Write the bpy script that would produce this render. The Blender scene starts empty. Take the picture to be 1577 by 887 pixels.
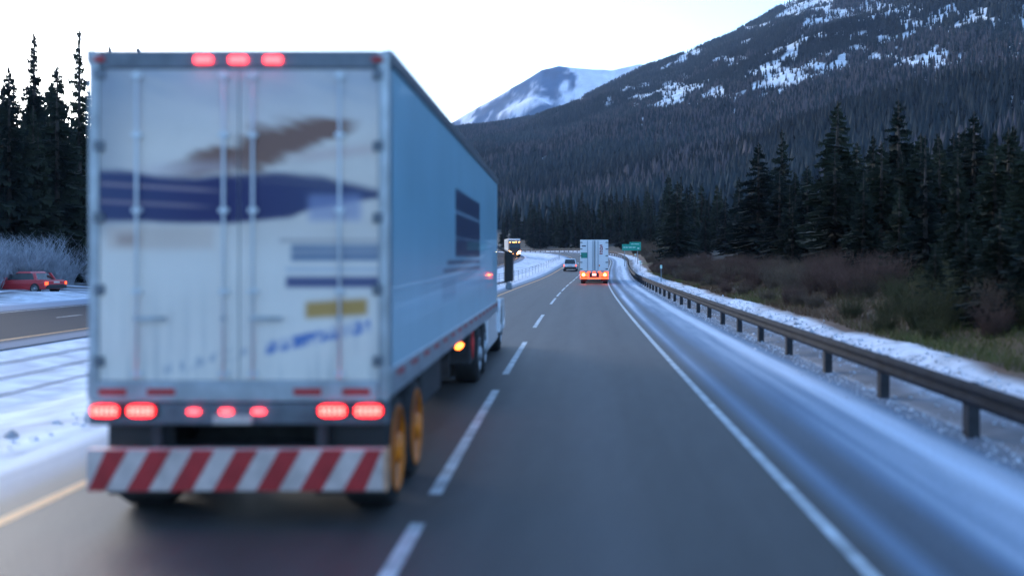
import bpy, math, random
import numpy as np
from math import sin, cos, pi, radians
random.seed(7)
rng = np.random.default_rng(7)
S = bpy.context.scene
C = S.collection

# ------------------------------------------------------------ camera, sky, sun, exposure
cam = bpy.data.cameras.new('camera')
camo = bpy.data.objects.new('camera', cam); C.objects.link(camo)
cam.lens = 36.52; cam.sensor_width = 36
cam.shift_x = -0.0549; cam.shift_y = -0.0289
cam.clip_start = 0.1; cam.clip_end = 20000
camo.location = (0, 0, 2.3); camo.rotation_euler = (radians(90), 0, 0)
cam.dof.use_dof = True; cam.dof.focus_distance = 90; cam.dof.aperture_fstop = 0.48
S.camera = camo
SUN_EL, SUN_AZ = radians(14), radians(-38)       # azimuth from +Y towards +X
W = bpy.data.worlds.new('World'); S.world = W; W.use_nodes = True
nt = W.node_tree; nt.nodes.clear()
sky = nt.nodes.new('ShaderNodeTexSky'); sky.sky_type = 'NISHITA'; sky.sun_disc = False
sky.sun_elevation = SUN_EL; sky.sun_rotation = SUN_AZ
sky.air_density = 1.0; sky.dust_density = 1.2; sky.ozone_density = 3.0; sky.altitude = 900
bg = nt.nodes.new('ShaderNodeBackground'); bg.inputs[1].default_value = 0.10
wo = nt.nodes.new('ShaderNodeOutputWorld')
nt.links.new(sky.outputs[0], bg.inputs[0]); nt.links.new(bg.outputs[0], wo.inputs[0])
sl = bpy.data.lights.new('sun', 'SUN'); sl.energy = 0.5; sl.angle = radians(20); sl.color = (1, .93, .86)
so = bpy.data.objects.new('sun', sl); C.objects.link(so)
so.rotation_euler = (radians(90) - SUN_EL, 0, pi - SUN_AZ)
S.view_settings.view_transform = 'Standard'; S.view_settings.look = 'None'
S.view_settings.exposure = 2.45; S.view_settings.gamma = 1
S.cycles.max_bounces = 5; S.cycles.volume_bounces = 1; S.cycles.diffuse_bounces = 3
S.cycles.use_denoising = True

# ------------------------------------------------------------ helpers
def tag(o, label=None, cat=None, group=None, kind=None):
    if label: o['label'] = label
    if cat: o['category'] = cat
    if group: o['group'] = group
    if kind: o['kind'] = kind
    return o
def empty(name, loc=(0, 0, 0), rz=0, label=None, cat=None, group=None):
    o = bpy.data.objects.new(name, None); C.objects.link(o)
    o.location = loc; o.rotation_euler = (0, 0, rz); o.empty_display_size = .3
    return tag(o, label, cat, group)
def link(name, me, mat, parent=None, smooth=False, bevel=0):
    o = bpy.data.objects.new(name, me); C.objects.link(o)
    if mat: me.materials.append(mat)
    if parent: o.parent = parent
    if smooth: me.polygons.foreach_set('use_smooth', [True] * len(me.polygons))
    if bevel:
        m = o.modifiers.new('bevel', 'BEVEL'); m.width = bevel; m.segments = 2; m.limit_method = 'ANGLE'
    return o
def np_mesh(name, v, f, smooth=False):
    v = np.asarray(v, dtype=np.float32); f = np.asarray(f, dtype=np.int32)
    me = bpy.data.meshes.new(name); n = f.shape[1]
    me.vertices.add(len(v)); me.vertices.foreach_set('co', v.ravel())
    me.loops.add(f.size); me.loops.foreach_set('vertex_index', f.ravel())
    me.polygons.add(len(f)); me.polygons.foreach_set('loop_start', np.arange(0, f.size, n, dtype=np.int32))
    me.polygons.foreach_set('loop_total', np.full(len(f), n, dtype=np.int32))
    if smooth: me.polygons.foreach_set('use_smooth', np.ones(len(f), dtype=bool))
    me.update(calc_edges=True); return me
def vcol(me, name, cols):
    a = me.color_attributes.new(name, 'FLOAT_COLOR', 'POINT')
    c = np.ones((len(cols), 4), dtype=np.float32); c[:, :cols.shape[1]] = cols
    a.data.foreach_set('color', c.ravel())
class MB:
    def __init__(s): s.v = []; s.f = []
    def add(s, vs, fs):
        k = len(s.v); s.v += [tuple(p) for p in vs]; s.f += [tuple(i + k for i in q) for q in fs]; return s
    def box(s, x0, x1, y0, y1, z0, z1):
        vs = [(x, y, z) for z in (z0, z1) for (x, y) in ((x0, y0), (x1, y0), (x1, y1), (x0, y1))]
        return s.add(vs, [(3, 2, 1, 0), (4, 5, 6, 7), (0, 1, 5, 4), (1, 2, 6, 5), (2, 3, 7, 6), (3, 0, 4, 7)])
    def tube(s, p, q, r, n=10, r2=None):
        p = np.array(p, float); q = np.array(q, float); d = q - p; L = np.linalg.norm(d); d /= L
        a = np.array((0, 0, 1.)) if abs(d[2]) < .9 else np.array((1., 0, 0)); u = np.cross(d, a); u /= np.linalg.norm(u); w = np.cross(d, u)
        r2 = r if r2 is None else r2
        vs = [p + r * (cos(2*pi*i/n)*u + sin(2*pi*i/n)*w) for i in range(n)] + [q + r2 * (cos(2*pi*i/n)*u + sin(2*pi*i/n)*w) for i in range(n)]
        return s.add(vs, [(i, (i+1) % n, n + (i+1) % n, n + i) for i in range(n)] + [tuple(range(n))[::-1], tuple(range(n, 2*n))])
    def lathe(s, c, prof, n=24):      # about the X axis through c; prof [(x, r)]
        vs = [(c[0] + x, c[1] + r*cos(2*pi*i/n), c[2] + r*sin(2*pi*i/n)) for (x, r) in prof for i in range(n)]
        fs = [(k*n + i, k*n + (i+1) % n, (k+1)*n + (i+1) % n, (k+1)*n + i) for k in range(len(prof)-1) for i in range(n)]
        return s.add(vs, fs + [tuple(range(n))[::-1], tuple(range((len(prof)-1)*n, len(prof)*n))])
    def loft(s, rings):
        n = len(rings[0]); vs = [p for r in rings for p in r]
        fs = [(k*n + i, k*n + (i+1) % n, (k+1)*n + (i+1) % n, (k+1)*n + i) for k in range(len(rings)-1) for i in range(n)]
        return s.add(vs, fs + [tuple(range(n))[::-1], tuple(range((len(rings)-1)*n, len(rings)*n))])
    def build(s, name, mat, parent=None, smooth=False, bevel=0):
        me = bpy.data.meshes.new(name); me.from_pydata(s.v, [], s.f); me.update()
        import bmesh
        b = bmesh.new(); b.from_mesh(me); bmesh.ops.recalc_face_normals(b, faces=b.faces); b.to_mesh(me); b.free()
        return link(name, me, mat, parent, smooth, bevel)
def copy_tree(o, parent=None):
    c = o.copy(); C.objects.link(c); c.parent = parent
    for ch in list(o.children): copy_tree(ch, c)
    return c
def fbm(x, y, seed=0, octv=5, gain=.5):
    out = np.zeros(np.shape(x)); amp = 1; tot = 0; x = np.array(x, float); y = np.array(y, float)
    def h(i, j, k): 
        v = np.sin(i*127.1 + j*311.7 + k*74.7 + seed*19.19) * 43758.5453; return v - np.floor(v)
    for k in range(octv):
        xi = np.floor(x); yi = np.floor(y); fx = x - xi; fy = y - yi
        fx = fx*fx*(3 - 2*fx); fy = fy*fy*(3 - 2*fy)
        n = (h(xi, yi, k)*(1-fx) + h(xi+1, yi, k)*fx)*(1-fy) + (h(xi, yi+1, k)*(1-fx) + h(xi+1, yi+1, k)*fx)*fy
        out += amp*n; tot += amp; amp *= gain; x = x*2.03 + 11.3; y = y*2.03 + 5.7
    return out/tot
def sst(a, b, x): t = np.clip((x-a)/(b-a), 0, 1); return t*t*(3-2*t)

# ------------------------------------------------------------ materials
def mat(name, col, rough=.6, metal=0, emit=None, es=0, noise=0, nscale=8, bump=0, spec=.5, coat=0, rnoise=0):
    m = bpy.data.materials.new(name); m.use_nodes = True; t = m.node_tree; b = t.nodes['Principled BSDF']
    b.inputs['Base Color'].default_value = (*col, 1); b.inputs['Roughness'].default_value = rough; b.inputs['Metallic'].default_value = metal
    b.inputs['Specular IOR Level'].default_value = spec; b.inputs['Coat Weight'].default_value = coat
    if emit: b.inputs['Emission Color'].default_value = (*emit, 1); b.inputs['Emission Strength'].default_value = es
    if noise or bump or rnoise:
        tc = t.nodes.new('ShaderNodeTexCoord'); n = t.nodes.new('ShaderNodeTexNoise'); n.inputs['Scale'].default_value = nscale; n.inputs['Detail'].default_value = 6
        t.links.new(tc.outputs['Object'], n.inputs['Vector'])
        if noise:
            r = t.nodes.new('ShaderNodeValToRGB'); r.color_ramp.elements[0].position = .3; r.color_ramp.elements[1].position = .72
            r.color_ramp.elements[0].color = (*[c*(1-noise) for c in col], 1); r.color_ramp.elements[1].color = (*[min(1, c*(1+noise*.6)) for c in col], 1)
            t.links.new(n.outputs['Fac'], r.inputs[0]); t.links.new(r.outputs[0], b.inputs['Base Color'])
        if rnoise:
            q = t.nodes.new('ShaderNodeMapRange'); q.inputs[3].default_value = rough - rnoise; q.inputs[4].default_value = rough + rnoise
            t.links.new(n.outputs['Fac'], q.inputs[0]); t.links.new(q.outputs[0], b.inputs['Roughness'])
        if bump:
            bp = t.nodes.new('ShaderNodeBump'); bp.inputs['Strength'].default_value = bump; bp.inputs['Distance'].default_value = .05
            t.links.new(n.outputs['Fac'], bp.inputs['Height']); t.links.new(bp.outputs[0], b.inputs['Normal'])
    return m
def vmat(name, rough=.6, attr='col', metal=0, noise=.15, nscale=6, bump=.0, coat=0, stretch=None, spec=.5):
    m = mat(name, (1, 1, 1), rough, metal, coat=coat, spec=spec); t = m.node_tree; b = t.nodes['Principled BSDF']
    a = t.nodes.new('ShaderNodeVertexColor'); a.layer_name = attr
    tc = t.nodes.new('ShaderNodeTexCoord'); mp = t.nodes.new('ShaderNodeMapping'); n = t.nodes.new('ShaderNodeTexNoise')
    n.inputs['Scale'].default_value = nscale; n.inputs['Detail'].default_value = 7
    if stretch: mp.inputs['Scale'].default_value = stretch
    t.links.new(tc.outputs['Object'], mp.inputs[0]); t.links.new(mp.outputs[0], n.inputs['Vector'])
    mr = t.nodes.new('ShaderNodeMapRange'); mr.inputs[1].default_value = .3; mr.inputs[2].default_value = .7; mr.inputs[3].default_value = 1-noise; mr.inputs[4].default_value = 1+noise*.5
    mx = t.nodes.new('ShaderNodeMix'); mx.data_type = 'RGBA'; mx.blend_type = 'MULTIPLY'; mx.inputs[0].default_value = 1
    t.links.new(n.outputs['Fac'], mr.inputs[0]); t.links.new(a.outputs[0], mx.inputs[6]); t.links.new(mr.outputs[0], mx.inputs[7]); t.links.new(mx.outputs[2], b.inputs['Base Color'])
    if bump:
        bp = t.nodes.new('ShaderNodeBump'); bp.inputs['Strength'].default_value = bump; bp.inputs['Distance'].default_value = .1
        t.links.new(n.outputs['Fac'], bp.inputs['Height']); t.links.new(bp.outputs[0], b.inputs['Normal'])
    return m
M = dict(
    white=mat('white_paint', (.66, .70, .72), .35, coat=.3, noise=.12, nscale=2),
    carwhite=mat('pearl_paint', (.72, .76, .82), .3, coat=.6),
    red=mat('red_paint', (.5, .03, .04), .3, coat=.6),
    alum=mat('aluminium', (.42, .46, .50), .42, .7, noise=.25, nscale=5),
    dalum=mat('dull_aluminium', (.16, .18, .21), .5, .6, noise=.3, nscale=5),
    black=mat('black_plastic', (.015, .016, .02), .5),
    frame=mat('chassis_steel', (.03, .032, .036), .7, noise=.4),
    rubber=mat('tyre_rubber', (.022, .022, .025), .85, noise=.35, nscale=9, bump=.3),
    ochre=mat('ochre_wheel_paint', (.78, .20, .004), .45, noise=.4, nscale=7),
    tanflap=mat('tan_bumper_end', (.62, .33, .2), .6, noise=.3),
    chrome=mat('chrome', (.75, .78, .8), .15, 1),
    glass=mat('dark_glass', (.02, .03, .035), .06, spec=.8),
    lens=mat('red_lamp_lens', (.5, .02, .02), .2, emit=(1, .012, .014), es=2.0),
    lensdim=mat('marker_lamp_lens', (.6, .03, .03), .2, emit=(1, .03, .035), es=2.6),
    hotled=mat('red_led', (.6, .05, .04), .2, emit=(1, .05, .04), es=7),
    hotlens=mat('brake_lamp_lens', (.6, .1, .02), .2, emit=(1, .16, .03), es=9),
    redglow=mat('red_lamp_and_bloom', (.6, .03, .01), .3, emit=(1, .07, .02), es=.8),  # car tail lamps; also paints lamp bloom on the far truck's rear
    amber=mat('amber_lamp_lens', (.8, .15, .02), .2, emit=(1, .16, .02), es=2.6),
    head=mat('headlamp_lens', (.9, .8, .6), .1, emit=(1, .62, .28), es=26),
    headamber=mat('amber_headlamp', (.9, .5, .1), .1, emit=(1, .3, .06), es=10),
    placard=mat('red_placard', (.72, .015, .01), .5, emit=None),
    tapered=mat('tape_red', (.44, .025, .028), .45, noise=.25, nscale=6), tapewhite=mat('tape_white', (.62, .5, .46), .45, noise=.25, nscale=6),
    navy=mat('navy_print', (.015, .03, .10), .4), teal=mat('teal_print', (.0, .26, .20), .4), redprint=mat('red_print', (.3, .02, .03), .4),
    rail=mat('weathered_guardrail', (.020, .023, .030), .8, 0, noise=.45, nscale=3, spec=.15),
    post=mat('weathered_wood', (.035, .036, .042), .85, noise=.4, nscale=6),
    cable=mat('steel_cable', (.05, .075, .11), .6, .2),
    galv=mat('galvanised_post', (.25, .29, .34), .55, .5, noise=.2),
    signgreen=mat('sign_green', (.0, .36, .26), .5), signwhite=mat('sign_white', (.55, .85, .78), .5),
    paintw=mat('road_paint_white', (.50, .54, .56), .6, noise=.45, nscale=3), painty=mat('road_paint_yellow', (.72, .34, .10), .6, noise=.3, nscale=3),
    bark=mat('bark', (.05, .04, .035), .9, noise=.4, nscale=9),
    twig=mat('reddish_twig', (.105, .055, .042), .85, noise=.5, nscale=2),
    twigtan=mat('tan_twig', (.13, .095, .065), .85, noise=.5, nscale=2),
    twiggreen=mat('mossy_twig', (.06, .062, .018), .85, noise=.5, nscale=2),
    snowtwig=mat('frosted_twig', (.42, .45, .52), .8, noise=.6, nscale=3),
)
def foliage_mat(name, a, b):
    m = mat(name, a, .8, spec=.2); t = m.node_tree; p = t.nodes['Principled BSDF']
    oi = t.nodes.new('ShaderNodeObjectInfo'); tc = t.nodes.new('ShaderNodeTexCoord'); n = t.nodes.new('ShaderNodeTexNoise'); n.inputs['Scale'].default_value = 1.6
    t.links.new(tc.outputs['Object'], n.inputs['Vector'])
    ad = t.nodes.new('ShaderNodeMath'); ad.operation = 'ADD'; t.links.new(n.outputs['Fac'], ad.inputs[0])
    m2 = t.nodes.new('ShaderNodeMath'); m2.operation = 'MULTIPLY_ADD'; m2.inputs[1].default_value = .5; m2.inputs[2].default_value = -.25
    t.links.new(oi.outputs['Random'], m2.inputs[0]); t.links.new(m2.outputs[0], ad.inputs[1])
    r = t.nodes.new('ShaderNodeValToRGB'); r.color_ramp.elements[0].position = .25; r.color_ramp.elements[1].position = .75
    r.color_ramp.elements[0].color = (*a, 1); r.color_ramp.elements[1].color = (*b, 1)
    t.links.new(ad.outputs[0], r.inputs[0]); t.links.new(r.outputs[0], p.inputs['Base Color'])
    return m
M['needle'] = foliage_mat('conifer_needles', (.010, .018, .016), (.034, .044, .028))

# ------------------------------------------------------------ the road's path
SS = np.arange(-60, 701.0, 1.0)
kap = np.where(SS < 0, 0, np.where(SS < 170, .00032, 0)); kap = kap - sst(165, 215, SS) / 235
th = np.cumsum(kap); th -= th[60]; th[:60] = 0
PX = np.cumsum(np.sin(th)); PY = np.cumsum(np.cos(th)); PX -= PX[60]; PY -= PY[60]
def zroad(s):
    s = np.asarray(s, float)
    slope = .03 * sst(88, 175, SS) * (1 - .93*sst(225, 300, SS))
    return np.interp(s, SS, np.cumsum(slope))
ZR = zroad(SS)
def P(s, u):
    t = np.interp(s, SS, th); return np.interp(s, SS, PX) + u*np.cos(t), np.interp(s, SS, PY) - u*np.sin(t)
PROF = [(-75, 4), (-60, 2.2), (-46, 1.0), (-38, .5), (-32, .12), (-28, 0), (-14.6, 0), (-12.5, -.25), (-10, -.4), (-8, -.12), (-6.4, 0), (5.2, 0), (5.8, .06), (6.5, .30), (7.1, .42), (8.2, .46), (10, .9), (14, 1.5), (20, 2.1), (30, 3.2), (45, 6.2), (62, 10)]
pu, pz = zip(*PROF)
def zground(s, u):
    z = np.interp(u, pu, pz)
    out = np.clip(np.maximum(u-7.2, -29-u), 0, 1)
    x, y = P(s, u)
    z = z + sst(5.6, 6.4, u)*(1-sst(7.6, 8.4, u))*(fbm(x*1.6, y*1.1, 19)-.5)*.16
    z = z + out*((fbm(x*.13, y*.13, 3, 3)-.5)*np.clip((np.abs(u))*.06, .3, 1.6))
    med = sst(-14.4, -13, u)*(1-sst(-7.6, -6.6, u)) + sst(5.6, 6.2, u)*(1-sst(7.6, 8.4, u))
    return z + med*(fbm(x*.7, y*.25, 9)-.5)*.14 + zroad(s)
# one swept ground sheet
us = np.concatenate([np.linspace(-75, -32, 30), np.linspace(-31, -15, 12), np.linspace(-14.6, -6.4, 26), [-3, 0, 3], np.linspace(5.2, 9, 22), np.linspace(9.4, 24, 38), np.linspace(25, 62, 30)])
ss = np.concatenate([np.arange(-60, 0, 4), np.arange(0, 120, .8), np.arange(120, 300, 2), np.arange(300, 690, 5)])
A, B = np.meshgrid(ss, us, indexing='ij'); X, Y = P(A, B); Z = zground(A, B)
Z = Z - np.where((B > -28.5) & (B < -14.5) | (B > -6.5) & (B < 5.3), .03, 0)
nr, nc = A.shape; idx = np.arange(nr*nc).reshape(nr, nc)
F = np.stack([idx[:-1, :-1], idx[:-1, 1:], idx[1:, 1:], idx[1:, :-1]], -1).reshape(-1, 4)
gm = np_mesh('ground', np.stack([X, Y, Z], -1).reshape(-1, 3), F, True)
n1 = fbm(X*.5, Y*.18, 21); n2 = fbm(X*.09, Y*.09, 4); n3 = fbm(X*1.1, Y*1.1, 8)
snow = np.array((.74, .78, .86)); grav = np.array((.20, .19, .20)); brown = np.array((.12, .065, .038)); moss = np.array((.085, .080, .015)); dk = np.array((.035, .036, .03))
n4 = fbm(X*2.2, Y*1.4, 15, 4); col = np.zeros(A.shape + (3,)); col[:] = snow; dirt = (sst(.56, .74, n4)*.55 + .25*(n3-.4))[..., None]; col = col*(1-dirt) + np.array((.40, .41, .44))*dirt
w = (sst(5.1, 5.3, B)*(1-sst(5.75, 6.35, B+.6*(n1-.5))))[..., None]; col = col*(1-w) + grav*(1+.5*(n3[..., None]-.5))*w
w = sst(7.0, 7.5, B + 1.1*(n1-.5))[..., None]; br = brown*(1-sst(.42, .6, n2)[..., None]) + moss*sst(.42, .6, n2)[..., None]
patch = (sst(.70, .76, n3)*sst(40, 70, A)*.5)[..., None]
col = col*(1-w) + (br*(1-patch) + snow*.6*patch)*w
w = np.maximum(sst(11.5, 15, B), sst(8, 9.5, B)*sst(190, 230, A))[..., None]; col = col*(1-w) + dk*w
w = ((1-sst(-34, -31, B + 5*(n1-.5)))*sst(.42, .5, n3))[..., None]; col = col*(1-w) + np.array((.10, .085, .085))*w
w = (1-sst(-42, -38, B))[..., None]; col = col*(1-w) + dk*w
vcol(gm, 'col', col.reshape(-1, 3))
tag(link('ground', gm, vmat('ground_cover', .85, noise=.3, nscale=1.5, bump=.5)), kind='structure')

def sweep(ucs, s0, s1, ds, dz=0, prof=None, closed=False):
    s_ = np.arange(s0, s1 + ds*.5, ds); rows = []
    for (u, z) in (prof or [(u, 0) for u in ucs]):
        x, y = P(s_, u); rows.append(np.stack([x, y, zroad(s_) + z + dz], -1))
    V = np.stack(rows, 1); n, c, _ = V.shape; i = np.arange(n*c).reshape(n, c)
    if closed: i = np.concatenate([i, i[:, :1]], 1)
    f = np.stack([i[:-1, :-1], i[:-1, 1:], i[1:, 1:], i[1:, :-1]], -1).reshape(-1, 4)
    return V.reshape(-1, 3), f, s_
def road_sheet(name, u0, u1, colf, m, dz, du=.12, smax=680):
    ucs = np.arange(u0, u1+du*.5, du); s_ = np.concatenate([np.arange(-60, 0, 5), np.arange(0, 60, .5), np.arange(60, 200, 1.5), np.arange(200, smax, 4)])
    a, b = np.meshgrid(s_, ucs, indexing='ij'); x, y = P(a, b); z = zroad(a) + dz
    i = np.arange(a.size).reshape(a.shape); f = np.stack([i[:-1, :-1], i[:-1, 1:], i[1:, 1:], i[1:, :-1]], -1).reshape(-1, 4)
    me = np_mesh(name, np.stack([x, y, z], -1).reshape(-1, 3), f, True); vcol(me, 'col', colf(a, b).reshape(-1, 3))
    return tag(link(name, me, m), kind='structure')
def g(x, c, w): return np.exp(-((x-c)/w)**2)
def near_col(s, u):
    # dark asphalt, paler wheel tracks, blown snow film frozen in long streaks on the shoulders
    wob = (fbm(s*.012, u*0, 31)-.5)*.5
    st = fbm(s*.05, u*3.2, 12, 4); fine = fbm(s*.35, u*7, 5, 3); lng = fbm(s*.02, u*1.1, 14, 3)
    grit = fbm(s*2.0, u*11, 6, 2); base = np.array((.058, .057, .057))*(1 + .5*(st[..., None]-.5) + .3*(fine[..., None]-.5) + .25*(grit[..., None]-.5))
    base = base*(1 - .35*g(u, -.95+wob*.2, .5)[..., None]*0) + np.array((.05, .055, .065))*(.35*sst(.55, .8, lng)*(1-sst(-1.0, 2.1, np.abs(u-.4))))[..., None]
    tr = g(u, -.45, .28) + g(u, 1.35, .28) + g(u, -4.1, .28) + g(u, -2.3, .28)
    base = base*(1 - .10*tr[..., None])
    f = .34*g(u, 2.62+wob*.3, .11)*(.55+.9*lng) + .12*sst(2.3, 2.5, u)
    f = f + sst(3.0, 3.5, u + wob*.5)*(.46 + .55*(st-.5))
    f = f + .55*g(u, 4.35+wob*.5, .22)*(.6+.6*lng) - .38*sst(4.65, 5.0, u)
    far = sst(22, 55, s)*(1-sst(110, 150, s))
    f = f + far*.55*g(u, 2.75+wob, .16)*sst(.3, .6, lng) + .35*sst(120, 200, s)*sst(2.3, 3, u)
    f = f + .55*sst(-5.15, -5.8, u)*(.5+.6*st) + .35*sst(-5.9, -6.3, u)
    f = np.clip(f, 0, .95)[..., None]; f = f*(.82 + .36*fine[..., None])
    ice = np.array((.24, .42, .66)); wh = np.array((.66, .76, .90)); film = ice*(1-sst(.35, .8, f)) + wh*sst(.35, .8, f)
    f = np.clip(f, 0, 1); c = base*(1-f) + film*f
    w = (.55*sst(4.7, 5.05, u))[..., None]; return c*(1-w) + np.array((.19, .19, .215))*(1+.4*(st[..., None]-.5))*w
mroad = vmat('asphalt', .62, noise=.16, nscale=22, bump=.15, spec=.35)
road_sheet('road', -6.4, 5.3, near_col, mroad, .004)
def opp_col(s, u):
    st = fbm(s*.05, u*2.5, 17, 4)
    base = np.array((.040, .048, .062))*(1+.3*(st[..., None]-.5))
    f = sst(-24.4, -25.2, u)*.5*(.6+.8*st) + sst(-15.9, -15.2, u)*.35 + .3*sst(-27, -28, u)
    f = np.clip(f, 0, 1)[..., None]; return base*(1-f) + np.array((.55, .62, .75))*f
road_sheet('opposite_road', -28.2, -14.5, opp_col, vmat('far_asphalt', .95, noise=.16, nscale=22, spec=.1), .004, .3)
def marking(name, u, w, segs, m):
    Vs, Fs, k = [], [], 0
    for (a, b) in segs:
        v, f, _ = sweep([u-w/2, u+w/2], a, b, min(2, b-a), .008)
        Vs.append(v); Fs.append(f+k); k += len(v)
    tag(link(name, np_mesh(name, np.concatenate(Vs), np.concatenate(Fs)), m), kind='structure')
marking('edge_line', 2.19, .12, [(-50, 660)], M['paintw'])
marking('yellow_edge_line', -4.96, .14, [(-50, 660)], M['painty'])
def dash_from(y0, y1): return (3680/(y1-398), 3680/(y0-398))
segs = [(-2, 8.75), dash_from(603, 762), dash_from(528, 577), dash_from(484, 505)]
segs = [(5.0, 8.7)] + segs[1:] + [(s, s+8.8) for s in np.arange(52, 330, 10.5)]
marking('lane_line', -1.317, .13, segs, M['paintw'])
marking('opposite_edge_line', -24.2, .14, [(-50, 660)], M['paintw'])
marking('opposite_yellow_line', -16.0, .12, [(-50, 660)], M['painty'])
marking('opposite_lane_line', -20.1, .12, [(s, s+3) for s in np.arange(-20, 400, 12)], M['paintw'])

# ------------------------------------------------------------ mountains
def corridor(x, y):
    d = np.full(x.shape, 1e9); zz = np.zeros(x.shape)
    for k in range(0, len(SS), 6):
        q = np.hypot(x-PX[k], y-PY[k]); m_ = q < d; d = np.where(m_, q, d); zz = np.where(m_, ZR[k], zz)
    return d, zz
sil = [(-1400, 240), (-400, 260), (0, 262), (300, 255), (500, 235), (640, 206), (690, 200), (780, 186), (820, 179), (870, 162), (930, 132), (985, 108), (1060, 82), (1130, 49), (1200, 10), (1300, -30), (1577, -90), (2000, -130), (3600, -60)]
sx, sy = map(np.array, zip(*sil))
azs = np.radians(np.concatenate([np.arange(-180, -36, 4), np.arange(-36, -8, .5), np.arange(-8, 29, .14), np.arange(29, 36, .5), np.arange(36, 181, 4)]))
def ridge(az):
    tx = np.tan(np.clip(az, -1.1, 1.1)); px = 875 + 1600*tx; q = (398 - np.interp(px, sx, sy))/1600
    R = 1700 + 250*np.sin(az*3+1); q = np.where(np.abs(az) > 1.1, .12, q)
    return R, 2.3 + q*R*np.maximum(np.cos(az), .45)
def terrain_z(az, r):
    x, y = r*np.sin(az), r*np.cos(az); d, zc = corridor(x, y)
    R, H = ridge(az); dR, _ = corridor(R*np.sin(az), R*np.cos(az))
    D = np.maximum(0, d-52); Dm = np.maximum(50, dR-52); g_ = np.clip(D/Dm, 0, 1)
    z = zc - 2.2 + (1-np.clip(D/60, 0, 1))*0 + np.clip(D/25, 0, 1)*8 + (H - zc - 5.8)*g_**1.12
    z = z - np.maximum(0, r-R)*.22
    amp = 16*np.clip(D/300, 0, 1)*(1-.72*np.exp(-((r-R)/120)**2))
    return z + (fbm(x/170, y/170, 2)-.5)*amp*3 + (fbm(x/45, y/45, 6)-.5)*amp*.7
rs = np.concatenate([[0], np.geomspace(30, 900, 110), np.arange(905, 2080, 6.), np.geomspace(2090, 2500, 12)])
A2, R2 = np.meshgrid(azs, rs, indexing='ij'); Z2 = terrain_z(A2, R2); X2, Y2 = R2*np.sin(A2), R2*np.cos(A2)
i = np.arange(A2.size).reshape(A2.shape); F2 = np.stack([i[:-1, :-1], i[1:, :-1], i[1:, 1:], i[:-1, 1:]], -1).reshape(-1, 4)
def clearing(x, y, z):
    yy = np.maximum(y, 1); px = 875 + 1600*x/yy; py = 398 - 1600*(z-2.3)/yy
    ca = np.interp(px, [940, 1000, 1130, 1200, 1330, 1440, 1500], [160, 152, 148, 122, 88, 96, 110])
    cb = np.interp(px, [1100, 1180, 1300, 1577, 1700], [40, 14, 20, 34, 40])
    m = np.exp(-((py-ca)/20)**2)*sst(925, 990, px)*(1-sst(1440, 1490, px)*.8) + .95*np.exp(-((py-cb)/34)**2)*sst(1130, 1200, px)
    m = m + .35*np.exp(-((py-185)/28)**2)*sst(1380, 1450, px) + .2*np.exp(-((py-60)/60)**2)*sst(1000, 1250, px)
    n = fbm(px/24, (py + px*.25)/9, 40, 4); n = .5 + (n-.5)*1.25 + .25*(fbm(px/80, py/30, 44, 2)-.5)
    return sst(.0, .06, m*.30 + n - .70)
clr = clearing(X2, Y2, Z2)
tm = np_mesh('mountainside', np.stack([X2, Y2, Z2], -1).reshape(-1, 3), F2, True)
nn = fbm(X2/60, Y2/60, 50)[..., None]
tc = (np.array((.055, .058, .066))*(1-nn) + np.array((.085, .08, .082))*nn); c3 = clr[..., None]
tc = tc*(1-c3) + np.array((.80, .84, .90))*c3
vcol(tm, 'col', tc.reshape(-1, 3))
tag(link('mountainside', tm, vmat('mountain_floor', .9, noise=.35, nscale=.08, bump=0, spec=.1)), kind='structure')
# far snowy peak
pk = [(560, 215), (640, 208), (690, 191), (740, 162), (800, 126), (835, 102), (860, 96), (900, 100), (940, 103), (985, 93), (1040, 104), (1200, 160)]
kx, ky = map(np.array, zip(*pk))
pxs = np.linspace(520, 1240, 260); ts = np.linspace(0, 1.6, 110)
PXg, T = np.meshgrid(pxs, ts, indexing='ij')
crest = 3600.; yd = 2200 + (crest-2200)*T
hx = (PXg-875)/1600; Hc = (398-np.interp(PXg, kx, ky))/1600*crest
shape = np.where(T < 1, T**1.35, 1-(T-1)*.7)
xw, yw = hx*crest*(0.75+.25*T) , yd
rid = (np.abs(fbm(xw/260 + yw/500, yw/420, 61, 4)-.5)*2)
zz = Hc*shape*(1 - 0*T) - (110*(.5-rid))*np.clip(1-np.abs(T-.55)*1.9, 0, 1)*1.4 + (fbm(xw/60, yw/60, 62)-.5)*26*np.clip(1-np.abs(T-.5)*1.9, 0, 1)
i = np.arange(PXg.size).reshape(PXg.shape); fp = np.stack([i[:-1, :-1], i[1:, :-1], i[1:, 1:], i[:-1, 1:]], -1).reshape(-1, 4)
pm = np_mesh('snowy_mountain', np.stack([xw, yw, zz], -1).reshape(-1, 3), fp, True)
pyy = 398-1600*zz/yw; pxx = 875+1600*xw/yw
nz = fbm(xw/70, yw/130, 63, 5); nf = fbm(xw/25, yw/40, 64, 4)
# scrub, rocks and painted blue shade on the left flank, open snow on right
rock_shade = sst(.53, .66, nz + .16*(1-sst(800, 850, pxx)) - .10*sst(840, 900, pxx) + .25*sst(0, 40, pyy - np.interp(pxx, [690, 780, 870, 930, 985], [176, 160, 138, 112, 97])))
rock_shade_col = np.array((.035, .10, .20))*(.6+.8*nf[..., None]); sc = np.array((.80, .82, .95))*(.8+.4*nf[..., None])
vcol(pm, 'col', (rock_shade_col*rock_shade[..., None] + sc*(1-rock_shade[..., None])).reshape(-1, 3))
tag(link('snowy_mountain', pm, vmat('peak_snow', .85, noise=.15, nscale=.03)), kind='structure')

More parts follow.
